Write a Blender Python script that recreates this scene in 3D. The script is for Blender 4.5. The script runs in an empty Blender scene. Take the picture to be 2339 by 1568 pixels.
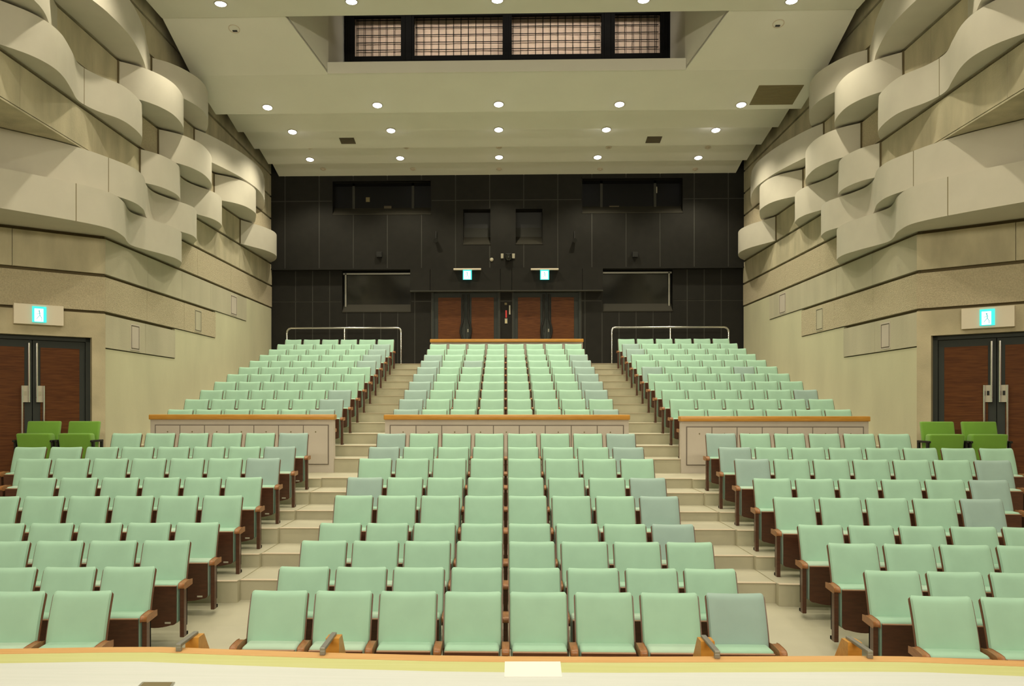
import bpy, bmesh, math, random
from mathutils import Vector, Matrix
random.seed(7)
sc = bpy.context.scene
COL = sc.collection
# ------------------------------------------------------------------ scale and camera
P = 0.52                      # one seat pitch in metres; hall measured in seat pitches
CAMH = 4.52 * P               # eye height above the floor at the first row
F, PSI, YH = 1900.0, 0.0275, 930.0
CX = 1155 - F * math.tan(PSI)
CS, SN = math.cos(PSI), math.sin(PSI)
cd = bpy.data.cameras.new('camera')
cam = bpy.data.objects.new('camera', cd)
COL.objects.link(cam)
cam.location = (0, 0, CAMH)
cam.rotation_euler = (math.pi / 2, 0, PSI)
cd.sensor_width = 36
cd.lens = F / 2339 * 36
cd.shift_x = (1169.5 - CX) / 2339
cd.shift_y = (YH - 784) / 2339
cd.clip_end = 200
sc.camera = cam
# ------------------------------------------------------------------ world, exposure
w = bpy.data.worlds.new('world'); sc.world = w; w.use_nodes = True
w.node_tree.nodes['Background'].inputs[0].default_value = (1.0, 0.9, 0.66, 1)
w.node_tree.nodes['Background'].inputs[1].default_value = 0.02
vs = sc.view_settings
vs.view_transform = 'Standard'; vs.look = 'None'; vs.gamma = 1; vs.use_curve_mapping = False
vs.exposure = 0.0
LAMP = (1.0, 0.91, 0.68)
E_DOWN, E_STAGE, E_BAY, E_BORDER = 278.0, 172.0, 36.0, 352.0

def V(X, Z, h): return Vector((X * P, Z * P, CAMH + h * P))
def ray(x, y):
    l = (x - CX) / F
    return l * CS - SN, l * SN + CS, (YH - y) / F
def atZ(x, y, Z):
    a, b, h = ray(x, y); d = Z / b
    return a * d, h * d
def atX(x, y, X):
    a, b, h = ray(x, y); d = X / a
    return b * d, h * d
def ath(x, y, H):
    a, b, h = ray(x, y); d = H / h
    return a * d, b * d

# ------------------------------------------------------------------ materials
MAT = {}
def mat(name, col, rough=0.6, var=0.0, scale=8, metal=0.0, bump=0.0, bscale=60, stretch=None, col2=None, spec=0.5,
        emit=None, estr=0.0, trans=0.0, alpha=1.0, sheen=0.0):
    m = bpy.data.materials.new(name); m.use_nodes = True
    nt = m.node_tree; b = nt.nodes['Principled BSDF']
    b.inputs['Roughness'].default_value = rough
    b.inputs['Metallic'].default_value = metal
    b.inputs['Specular IOR Level'].default_value = spec
    c = (*col, 1)
    b.inputs['Base Color'].default_value = c
    if var or col2:
        tc = nt.nodes.new('ShaderNodeTexCoord'); mp = nt.nodes.new('ShaderNodeMapping')
        geo = nt.nodes.new('ShaderNodeNewGeometry')
        nt.links.new(geo.outputs['Position'], mp.inputs['Vector'])
        if stretch: mp.inputs['Scale'].default_value = stretch
        n = nt.nodes.new('ShaderNodeTexNoise'); n.inputs['Scale'].default_value = scale; n.inputs['Detail'].default_value = 5
        nt.links.new(mp.outputs[0], n.inputs['Vector'])
        r = nt.nodes.new('ShaderNodeValToRGB')
        r.color_ramp.elements[0].position = 0.3; r.color_ramp.elements[1].position = 0.7
        if col2 is None: a, z = [v * (1 - var) for v in col], [v * (1 + var) for v in col]
        else: a, z = col, col2
        r.color_ramp.elements[0].color = (*a, 1); r.color_ramp.elements[1].color = (*z, 1)
        nt.links.new(n.outputs['Fac'], r.inputs['Fac']); nt.links.new(r.outputs[0], b.inputs['Base Color'])
    if bump:
        n2 = nt.nodes.new('ShaderNodeTexNoise'); n2.inputs['Scale'].default_value = bscale; n2.inputs['Detail'].default_value = 4
        geo2 = nt.nodes.new('ShaderNodeNewGeometry'); nt.links.new(geo2.outputs['Position'], n2.inputs['Vector'])
        bp = nt.nodes.new('ShaderNodeBump'); bp.inputs['Strength'].default_value = bump; bp.inputs['Distance'].default_value = 0.02
        nt.links.new(n2.outputs['Fac'], bp.inputs['Height']); nt.links.new(bp.outputs[0], b.inputs['Normal'])
    if emit:
        b.inputs['Emission Color'].default_value = (*emit, 1); b.inputs['Emission Strength'].default_value = estr
    if trans: b.inputs['Transmission Weight'].default_value = trans
    if alpha < 1: b.inputs['Alpha'].default_value = alpha
    if sheen: b.inputs['Sheen Weight'].default_value = sheen
    MAT[name] = m
    return m

mat('white_panel', (0.545, 0.51, 0.43), 0.7, 0.03, 3)
mat('concrete', (0.46, 0.41, 0.285), 0.85, 0.2, 2.6, bump=0.25, bscale=50, stretch=(1, 1, 0.35))
mat('concrete_rough', (0.51, 0.44, 0.305), 0.95, 0.13, 45, bump=0.9, bscale=55)
mat('concrete_pale', (0.47, 0.435, 0.325), 0.85, 0.10, 1.6, bump=0.15, bscale=50, stretch=(1, 1, 0.25))
mat('plaster', (0.545, 0.525, 0.365), 0.8, 0.08, 1.2, bump=0.06, bscale=30, stretch=(1, 1, 0.4))
mat('joint', (0.13, 0.10, 0.05), 0.95)
mat('ceiling', (0.70, 0.68, 0.60), 0.8, 0.02, 1.5)
mat('cove', (0.38, 0.34, 0.24), 0.9)
mat('dark_panel', (0.0165, 0.0155, 0.013), 0.75, 0.10, 5, bump=0.05, bscale=80, spec=0.2)
mat('dark_joint', (0.042, 0.041, 0.034), 0.8)
mat('black', (0.008, 0.008, 0.008), 0.5)
mat('matte_black', (0.006, 0.006, 0.006), 0.9, spec=0.05)
mat('black_metal', (0.015, 0.015, 0.014), 0.4, metal=0.3)
mat('door_grey', (0.04, 0.045, 0.042), 0.6, spec=0.25)
mat('hook_steel', (0.26, 0.25, 0.23), 0.45, metal=0.5)
mat('glass_dark', (0.012, 0.013, 0.012), 0.08, spec=0.6)
mat('sill', (0.035, 0.032, 0.024), 0.7, spec=0.2)
mat('glass_room', (0.006, 0.006, 0.006), 0.35, spec=0.15)
mat('concrete_warm', (0.47, 0.41, 0.28), 0.85, 0.14, 2.2, bump=0.2, bscale=50)
mat('frame_silver', (0.30, 0.29, 0.25), 0.4, metal=0.6)
mat('chrome', (0.75, 0.75, 0.75), 0.18, metal=1.0)
mat('steel', (0.55, 0.54, 0.50), 0.35, metal=0.9)
mat('plate_steel', (0.50, 0.46, 0.38), 0.5, metal=0.3)
mat('wood_door', (0.075, 0.022, 0.005), 0.55, spec=0.25, col2=(0.135, 0.045, 0.010), scale=6, stretch=(0.6, 0.6, 7))
mat('wood_oak', (0.52, 0.235, 0.035), 0.35, col2=(0.62, 0.31, 0.06), scale=7, stretch=(0.6, 6, 6))
mat('wood_arm', (0.26, 0.105, 0.036), 0.35, col2=(0.36, 0.155, 0.055), scale=20, stretch=(3, 0.7, 3))
mat('wood_shell', (0.13, 0.05, 0.02), 0.4)
mat('wood_seat', (0.062, 0.022, 0.011), 0.32, col2=(0.09, 0.032, 0.016), scale=9, stretch=(1, 1, 5))
mat('wood_edge', (0.36, 0.20, 0.12), 0.4)
mat('wood_stage_edge', (0.66, 0.36, 0.13), 0.4, col2=(0.72, 0.42, 0.17), scale=5, stretch=(0.5, 6, 6))
mat('wood_stage', (0.60, 0.61, 0.245), 0.4, col2=(0.64, 0.65, 0.31), scale=4, stretch=(0.35, 8, 8))
mat('stage_floor', (0.67, 0.70, 0.68), 0.45, col2=(0.71, 0.73, 0.72), scale=4, stretch=(0.35, 8, 8))
mat('paper', (0.86, 0.85, 0.82), 0.7)
mat('mint', (0.345, 0.56, 0.43), 0.9, 0.04, 5, sheen=0.08)
mat('greyblue', (0.31, 0.44, 0.405), 0.9, 0.04, 5, sheen=0.08)
mat('paleblue', (0.42, 0.58, 0.47), 0.9, 0.04, 5, sheen=0.08)
mat('green_seat', (0.155, 0.34, 0.035), 0.85, 0.04, 5, sheen=0.2)
mat('parapet', (0.53, 0.47, 0.41), 0.8, 0.05, 2)
mat('floor', (0.455, 0.43, 0.325), 0.42, 0.06, 2.0)
mat('groove', (0.17, 0.14, 0.115), 0.8)
mat('riser', (0.42, 0.39, 0.28), 0.6, 0.08, 3)
mat('nosing', (0.60, 0.50, 0.38), 0.5)
mat('vent', (0.19, 0.155, 0.075), 0.8)
mat('vent_dark', (0.10, 0.08, 0.05), 0.8)
mat('disc', (0.58, 0.50, 0.40), 0.6)
mat('switch_white', (0.40, 0.37, 0.28), 0.5)
mat('red', (0.55, 0.02, 0.015), 0.4)
mat('cream_label', (0.62, 0.52, 0.25), 0.5)
mat('sign_plate', (0.74, 0.66, 0.54), 0.5)
mat('lens', (1, 1, 1), 0.4, emit=(0.97, 0.94, 1.0), estr=14)
mat('sign_teal', (0.02, 0.5, 0.5), 0.4, emit=(0.05, 0.72, 0.68), estr=1.0)
mat('sign_dark', (0.01, 0.3, 0.3), 0.4, emit=(0.02, 0.42, 0.45), estr=0.8)
mat('sign_white', (0.8, 0.9, 0.95), 0.4, emit=(0.78, 0.95, 1.0), estr=1.15)
mat('bay_cloth', (0.60, 0.47, 0.38), 0.9, 0.06, 6)
mat('stage_wall', (0.35, 0.24, 0.14), 0.7, 0.1, 2)

# ------------------------------------------------------------------ mesh helpers
class MB:
    def __init__(s): s.v = []; s.f = []; s.m = []
    def add(s, vs, fs, mi=0):
        o = len(s.v); s.v += [tuple(p) for p in vs]
        s.f += [tuple(i + o for i in f) for f in fs]; s.m += [mi] * len(fs)
        return s
    def hexa(s, p, mi=0):   # p: 4 bottom (ccw from above) + 4 top
        return s.add(p, [(3, 2, 1, 0), (4, 5, 6, 7), (0, 1, 5, 4), (1, 2, 6, 5), (2, 3, 7, 6), (3, 0, 4, 7)], mi)
    def box(s, x0, x1, y0, y1, z0, z1, mi=0):
        return s.hexa([(x0, y0, z0), (x1, y0, z0), (x1, y1, z0), (x0, y1, z0), (x0, y0, z1), (x1, y0, z1), (x1, y1, z1), (x0, y1, z1)], mi)
    def hbox(s, X0, X1, Z0, Z1, h0, h1, mi=0):      # hall units
        a, b = V(X0, Z0, h0), V(X1, Z1, h1)
        return s.box(a.x, b.x, a.y, b.y, a.z, b.z, mi)
    def prism(s, poly, z0, z1, mi=0):               # poly of (x, y)
        ar = sum(poly[i][0] * poly[(i + 1) % len(poly)][1] - poly[(i + 1) % len(poly)][0] * poly[i][1] for i in range(len(poly)))
        if ar < 0: poly = poly[::-1]
        n = len(poly)
        vs = [(x, y, z0) for x, y in poly] + [(x, y, z1) for x, y in poly]
        fs = [tuple(range(n - 1, -1, -1)), tuple(range(n, 2 * n))] + [(i, (i + 1) % n, n + (i + 1) % n, n + i) for i in range(n)]
        return s.add(vs, fs, mi)
    def hprism(s, poly, h0, h1, mi=0):
        return s.prism([(a * P, b * P) for a, b in poly], CAMH + h0 * P, CAMH + h1 * P, mi)
    def fbox(s, fr, u0, u1, n0, n1, h0, h1, mi=0):  # box in a wall frame, hall units
        o, u, n = fr
        def q(a, b, h): return V(o[0] + u[0] * a + n[0] * b, o[1] + u[1] * a + n[1] * b, h)
        c = [q(u0, n0, h0), q(u1, n0, h0), q(u1, n1, h0), q(u0, n1, h0), q(u0, n0, h1), q(u1, n0, h1), q(u1, n1, h1), q(u0, n1, h1)]
        if u[0] * n[1] - u[1] * n[0] < 0: c = [c[3], c[2], c[1], c[0], c[7], c[6], c[5], c[4]]
        return s.hexa(c, mi)
    def tube(s, pts, r, n=8, mi=0, caps=True):
        pts = [Vector(p) for p in pts]; rings = []
        up = Vector((0, 0, 1))
        prev = None
        for i, p in enumerate(pts):
            t = (pts[min(i + 1, len(pts) - 1)] - pts[max(i - 1, 0)]).normalized()
            a = prev if prev is not None else (Vector((1, 0, 0)) if abs(t.x) < 0.9 else up)
            a = (a - t * a.dot(t)).normalized(); prev = a
            b = t.cross(a)
            rr = r[i] if isinstance(r, (list, tuple)) else r
            rings.append([p + (a * math.cos(2 * math.pi * k / n) + b * math.sin(2 * math.pi * k / n)) * rr for k in range(n)])
        vs = [q for g in rings for q in g]; fs = []
        for i in range(len(pts) - 1):
            for k in range(n): fs.append((i * n + k, i * n + (k + 1) % n, (i + 1) * n + (k + 1) % n, (i + 1) * n + k))
        if caps: fs += [tuple(range(n - 1, -1, -1)), tuple((len(pts) - 1) * n + k for k in range(n))]
        return s.add(vs, fs, mi)
    def lathe(s, c, ax, prof, n=20, mi=0):          # prof: (radius, height along axis)
        c = Vector(c); ax = Vector(ax).normalized()
        a = (Vector((1, 0, 0)) - ax * ax.x).normalized(); b = ax.cross(a)
        vs = []; fs = []
        for r, h in prof:
            for k in range(n):
                t = 2 * math.pi * k / n
                vs.append(c + ax * h + (a * math.cos(t) + b * math.sin(t)) * max(r, 1e-4))
        for i in range(len(prof) - 1):
            for k in range(n): fs.append((i * n + k, i * n + (k + 1) % n, (i + 1) * n + (k + 1) % n, (i + 1) * n + k))
        return s.add(vs, fs, mi)
    def mesh(s, name, mats, smooth=False, bevel=0, seg=2):
        me = bpy.data.meshes.new(name)
        me.from_pydata(s.v, [], s.f)
        for m in ([mats] if isinstance(mats, str) else mats): me.materials.append(MAT[m])
        me.polygons.foreach_set('material_index', s.m)
        bm = bmesh.new(); bm.from_mesh(me)
        if bevel:
            ed = [e for e in bm.edges if len(e.link_faces) == 2 and e.calc_face_angle(0) > 0.5]
            bmesh.ops.bevel(bm, geom=ed, offset=bevel, segments=seg, profile=0.5, affect='EDGES', clamp_overlap=True)
        bmesh.ops.recalc_face_normals(bm, faces=bm.faces)
        bm.to_mesh(me); bm.free()
        if smooth:
            me.polygons.foreach_set('use_smooth', [True] * len(me.polygons))
            me.set_sharp_from_angle(angle=math.radians(40))
        me.update()
        return me
    def obj(s, name, mats, parent=None, smooth=False, bevel=0, seg=2, **props):
        return put(name, s.mesh(name, mats, smooth, bevel, seg), parent, **props)

def put(name, me, parent=None, loc=None, rz=0, **props):
    o = bpy.data.objects.new(name, me); COL.objects.link(o)
    if parent is not None:
        o.parent = parent
        if parent.type == 'EMPTY' or True:
            o.matrix_parent_inverse = Matrix.Identity(4)
    if loc is not None: o.location = loc
    if rz: o.rotation_euler = (0, 0, rz)
    for k, v in props.items(): o[k] = v
    return o
def thing(name, label, cat, loc=(0, 0, 0), rz=0, group=None):
    o = bpy.data.objects.new(name, None); COL.objects.link(o)
    o.empty_display_size = 0.1
    o.location = loc; o.rotation_euler = (0, 0, rz)
    o['label'] = label; o['category'] = cat
    if group: o['group'] = group
    return o
class Loc:                                           # build world-coordinate parts below an Empty standing at the thing's base
    def __init__(s, root): s.r = root; s.inv = Matrix.Translation(-Vector(root.location))
    def part(s, mb, name, mats, parent=None, **k):
        mb.v = [tuple(Vector(p) - s.r.location) for p in mb.v]
        return mb.obj(name, mats, parent if parent is not None else s.r, **k)
def light(name, kind, loc, energy, col=LAMP, parent=None, **k):
    l = bpy.data.lights.new(name, kind); l.energy = energy; l.color = col
    for a, b in k.items(): setattr(l, a, b)
    o = bpy.data.objects.new(name, l); COL.objects.link(o); o.location = loc
    if parent is not None: o.parent = parent
    return o

def spline(pts, n=6):
    out = []
    for i in range(len(pts) - 1):
        p0 = pts[max(i - 1, 0)]; p1 = pts[i]; p2 = pts[i + 1]; p3 = pts[min(i + 2, len(pts) - 1)]
        for k in range(n):
            t = k / n
            out.append(tuple(0.5 * ((2 * b) + (-a + c) * t + (2 * a - 5 * b + 4 * c - d) * t * t + (-a + 3 * b - 3 * c + d) * t ** 3)
                             for a, b, c, d in zip(p0, p1, p2, p3)))
    out.append(tuple(pts[-1]))
    return out
# ------------------------------------------------------------------ stage lights above the stage, out of view
for k, X in enumerate((-9, -3, 3, 9)):
    o = light('stage_light', 'SPOT', V(X, 5.5, 13.6), E_STAGE, (1, 0.97, 0.90), spot_size=math.radians(130), spot_blend=0.6, shadow_soft_size=0.25)
# border lights over the stage, behind the viewer, throwing light into the hall
for X in (-8, 0, 8):
    o = light('border_light', 'AREA', V(X, -8, 9.5), E_BORDER, (1, 0.92, 0.70), shape='RECTANGLE', size=3.4, size_y=0.6)
    o.rotation_euler = (math.radians(78), 0, 0)
# ------------------------------------------------------------------ levels of the hall (hall units, below the eye = positive F)
ZR = [12.83, 14.4, 15.98, 17.57, 19.13, 20.66, 22.3, 23.92, 25.46]
FR = [4.52, 4.45, 4.25, 4.13, 3.71, 3.42, 3.05, 2.82, 2.48]
F10 = 2.20
ZU = [29.2 + 1.56 * k for k in range(11)]
FU = [1.75 - 0.3725 * k for k in range(11)]
FB = -2.33
XW, ZW, ZB = 13.4, 27.5, 47.2
J = [1.93, 3.15, 4.40, 5.67, 6.93, 8.20, 9.50, 10.76, 12.02, 13.27, 14.55, 15.8]
HS = -2.98                     # stage floor
PHI = math.radians(3.5)

# ------------------------------------------------------------------ floor
fl = MB(); fl.hbox(-17.2, 17.2, -14, 48.4, -6.6, -6.2)
floor = fl.obj('floor', 'floor', kind='structure')
SEAM = 5.67
def tier(poly, F0, nose=None):
    m = MB(); m.hprism(poly, -6.2, -F0)
    me = m.mesh('step', ['floor', 'riser'])
    for p in me.polygons: p.material_index = 0 if p.normal.z > 0.5 else 1
    o = put('step', me, floor)
    if nose:
        (a, b), (c, d) = nose
        n = MB(); t = 0.035
        n.hprism([(a, b - 0.03), (c, d - 0.03), (c, d + 0.09), (a, b + 0.09)], -F0 - 0.002, -F0 + 0.012)
        n.obj('nosing', 'nosing', o)
# sloped front floor, one piece per row bay
zs = [9.6, 12.0] + ZR[1:3] + [17.65]; fs_ = [4.56, 4.53, 4.45, 4.25, 4.13]
for i in range(len(zs) - 1):
    z0, z1, f0, f1 = zs[i], zs[i + 1], fs_[i], fs_[i + 1]
    for xa, xb, ra, rb in ((-SEAM, SEAM, 0, 0), (-17, -SEAM, .08, 0), (SEAM, 17, 0, .08)):
        m = MB(); q = [V(xa, z0, -6.2), V(xb, z0, -6.2), V(xb, z1, -6.2), V(xa, z1, -6.2), V(xa, z0, -f0 + ra), V(xb, z0, -f0 + rb), V(xb, z1, -f1 + rb), V(xa, z1, -f1 + ra)]
        m.hexa(q); m.obj('ramp', 'floor', floor)
zr = [z + 0.08 for z in ZR]
tn = math.tan(PHI)
for k in range(4, 9):          # rows five to nine
    z0 = zr[k - 1]; z1 = zr[k]
    tier([(-SEAM, z0), (SEAM, z0), (SEAM, z1 + .02), (-SEAM, z1 + .02)], FR[k], ((-SEAM, z0), (SEAM, z0)))
    for s in (-1, 1):
        a, b = z0 - 0.22, z1 - 0.22
        if k == 8: back = [(s * 17, b - 11.33 * tn), (s * SEAM, b)]
        else: back = [(s * 17, b - 11.33 * tn), (s * SEAM, b)]
        tier([(s * SEAM, a), (s * 17, a - 11.33 * tn)] + back, FR[k] - .02, ((s * SEAM, a), (s * 17, a - 11.33 * tn)))
tier([(-SEAM, zr[8]), (SEAM, zr[8]), (SEAM, 27.87), (-SEAM, 27.87)], F10, ((-SEAM, zr[8]), (SEAM, zr[8])))
for s in (-1, 1):
    a = zr[8] - 0.22
    tier([(s * SEAM, a), (s * 17, a - 11.33 * tn), (s * 17, 27.87), (s * SEAM, 27.87)], F10, ((s * SEAM, a), (s * 17, a - 11.33 * tn)))
bnd = [27.85] + [z + 0.1 for z in ZU]
for k in range(11):
    z0, z1 = bnd[k], bnd[k + 1]
    tier([(-SEAM, z0), (SEAM, z0), (SEAM, z1 + .02), (-SEAM, z1 + .02)], FU[k], ((-SEAM, z0), (SEAM, z0)))
    for s in (-1, 1):
        tier([(s * SEAM, z0), (s * 13.5, z0), (s * 13.5, z1 + .02), (s * SEAM, z1 + .02)], FU[k], ((s * SEAM, z0), (s * 13.5, z0)))
tier([(-13.5, bnd[11]), (13.5, bnd[11]), (13.5, 47.9), (-13.5, 47.9)], FB, ((-13.5, bnd[11]), (13.5, bnd[11])))

# ------------------------------------------------------------------ side walls
SPL = 4.6
DOORS = {}
def side_wall(s):
    nm = 'wall_left' if s < 0 else 'wall_right'
    m = MB()
    m.hbox(*sorted((s * (XW + .14), s * (XW + .6))), ZW, 48.3, -6.2, 17)            # behind the rear courses
    m.hbox(*sorted((s * (XW + .14), s * (XW + .6))), -14, ZW, J[5], 17)             # upper wall running to the stage
    fr = ((s * XW, ZW), (s * 0.766, -0.643), (s * 0.643, 0.766))
    e = (s * (XW + .766 * SPL), ZW - .643 * SPL)
    wall = m.obj(nm, 'joint', kind='structure')
    def panel(name, mb, mt): return mb.obj(name, mt, wall)
    # courses on the straight wall
    ends = {0: 33.4, 1: 38.1, 2: 42.7}
    for c in range(0, 11):
        z1 = ends.get(c, 47.35)
        z0 = ZW if c < 5 else 7.0
        seams = [z0]
        step = {0: 3.1, 1: 3.6, 2: 3.3, 3: 4.4}.get(c, 4.0 if c % 2 else 3.5)
        z = z0 + step * (0.9 if c % 2 else 1.0)
        while z < z1 - 1.2: seams.append(z); z += step
        seams.append(z1)
        for a, b in zip(seams, seams[1:]):
            q = MB(); q.hbox(*sorted((s * XW, s * (XW + .15))), a + .008, b - .008, J[c] + .055, J[c + 1] - .055)
            mt = 'concrete_rough' if c in (1, 3, 6) else ('concrete_pale' if c in (0, 2) and a > 27 else 'concrete')
            panel('concrete_panel', q, mt)
    # smooth plaster below the stepped courses
    q = MB(); prof = [(ZW, -6.2), (47.35, -6.2), (47.35, J[3] - .03), (42.72, J[3] - .03), (42.72, J[2] + .02), (38.12, J[2] + .02), (38.12, J[1] + .02), (33.42, J[1] + .02), (33.42, J[0] + .02), (ZW, J[0] + .02)]
    n = len(prof)
    vs_ = [V(s * (XW + .03), a, b) for a, b in prof] + [V(s * (XW + .2), a, b) for a, b in prof]
    q.add(vs_, [tuple(range(n)), tuple(range(2 * n - 1, n - 1, -1))] + [(i, (i + 1) % n, n + (i + 1) % n, n + i) for i in range(n)])
    panel('plaster_panel', q, 'plaster')
    # soffit under the upper wall
    q = MB(); q.hprism([(s * (XW + .0), 7), (s * (XW + .0), ZW), (s * (XW + .15), ZW + .05), (s * 17.4, ZW + .05), (s * 17.4, 7)], J[5] - .02, J[5] + .03)
    panel('soffit', q, 'concrete')
    # splayed wall with door opening; door found from its jamb and meeting line
    def s_of(x):
        a, b, _ = ray(x, 0)
        # o + u t = (a,b) d
        o, u = fr[0], fr[1]
        det = u[0] * (-b) - u[1] * (-a)
        t = (-o[0] * (-b) + o[1] * (-a)) / det
        return t
    sj = 0.42; smid = (s_of(78) if s < 0 else s_of(2272)); smid = max(1.9, min(2.2, smid))
    s2 = 2 * smid - sj
    dtop = 2.30
    for c in range(1, 5):
        for a, b in ((0, 2.75), (2.75, SPL)) if c % 2 == 0 else ((0, SPL),):
            q = MB(); q.fbox(fr, a + (.0 if a == 0 else .008), b - .008, 0, .2, J[c] + .055, J[c + 1] - .055)
            panel('concrete_panel', q, 'concrete_rough' if c in (1,) else 'concrete')
    q = MB(); q.fbox(fr, 0, SPL, .12, .5, J[1] - .1, J[5])
    panel('joint_backing', q, 'joint')
    q = MB(); q.fbox(fr, 0, sj, 0, .5, -6.2, J[1] - .035); panel('door_jamb_wall', q, 'concrete_warm')
    q = MB(); q.fbox(fr, s2, SPL, 0, .5, -6.2, J[1] - .035); panel('door_jamb_wall', q, 'concrete_warm')
    q = MB(); q.fbox(fr, sj, s2, 0, .5, dtop, J[1] - .035); panel('door_header', q, 'concrete_warm')
    q = MB(); q.hprism([e, (s * 17.6, e[1]), (s * 17.6, 7), (e[0], 7)], -6.2, J[5]); panel('concrete_panel', q, 'concrete')
    # access panels
    zx = {0: [(298, 737), (319, 798)], 1: [(444.5, 708), (460, 756)], 2: [(526.5, 676.5), (541, 722)]}
    for c, ((xa, ya), (xb, yb)) in zx.items():
        za, ha = atX(xa, ya, -XW); zb2, hb = atX(xb, yb, -XW)
        mid = (za + zb2) / 2; hw = (zb2 - za) / 2 * .85; top = J[c + 1] - .22; bot = J[c] + .16
        q = MB(); q.hbox(*sorted((s * (XW - .012), s * (XW + .01))), mid - hw - .05, mid + hw + .05, bot - .05, top + .05)
        fo = q.obj('access_panel', 'concrete_pale' if c == 1 else 'parapet', wall)
        q = MB()
        for a, b, c1, d in ((mid - hw, mid - hw + .03, bot, top), (mid + hw - .03, mid + hw, bot, top), (mid - hw, mid + hw, bot, bot + .03), (mid - hw, mid + hw, top - .03, top)):
            q.hbox(*sorted((s * (XW - .016), s * (XW))), a, b, c1, d)
        q.obj('panel_groove', 'vent_dark', fo)
    DOORS[s] = (fr, sj, s2, smid, dtop)
    return wall
for s in (-1, 1): side_wall(s)

# side doors
def side_door(s):
    fr, a, b, mid, top = DOORS[s]
    n0 = .22
    m = MB(); m.fbox(fr, a, a + .14, n0, n0 + .2, -2.6, top); m.fbox(fr, b - .14, b, n0, n0 + .2, -2.6, top); m.fbox(fr, a, b, n0, n0 + .2, top - .14, top)
    m.fbox(fr, a, b, n0 + .3, n0 + .5, -2.7, top)
    d = m.obj('door_1' if s < 0 else 'door_2', 'door_grey', kind='structure')
    for (l, r, side) in ((a + .15, mid - .012, 0), (mid + .012, b - .15, 1)):
        q = MB(); q.fbox(fr, l, r, n0 + .08, n0 + .18, -2.6, top - .15); leaf = q.obj('door_leaf', 'door_grey', d)
        i0, i1 = (l + .17, r - .22) if side == 0 else (l + .22, r - .17)
        q = MB(); q.fbox(fr, i0, i1, n0 + .06, n0 + .1, -2.5, top - .38); q.obj('wood_panel', 'wood_door', leaf)
        inn = (r - .10) if side == 0 else (l + .10)
        out = (inn - .20) if side == 0 else (inn + .20)
        def pt(t, n, h): return V(fr[0][0] + fr[1][0] * t + fr[2][0] * n, fr[0][1] + fr[1][1] * t + fr[2][1] * n, h)
        q = MB()
        q.tube([pt(inn, n0 - .03, top - .25), pt(inn, n0 - .03, .15)], .035 * P, 8)
        q.tube([pt(out, n0 - .03, .68), pt(out, n0 - .03, -2.3)], .035 * P, 8)
        for t_, h_ in ((inn, top - .4), (inn, .3), (out, .5), (out, -2.1)):
            q.tube([pt(t_, n0 - .03, h_), pt(t_, n0 + .08, h_)], .02 * P, 6)
        hd = q.obj('pull_handle', 'chrome', leaf, smooth=True)
        q = MB(); q.fbox(fr, min(inn, out) + .03, max(inn, out) - .03, n0 - .01, n0 + .07, .15, .68); pl = q.obj('handle_plate', 'plate_steel', leaf)
        q = MB(); c = (inn + out) / 2; q.fbox(fr, c - .035, c + .035, n0 - .02, n0, .36, .5); q.obj('keyhole', 'black' if s > 0 else 'switch_white', pl)
for s in (-1, 1): side_door(s)

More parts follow.
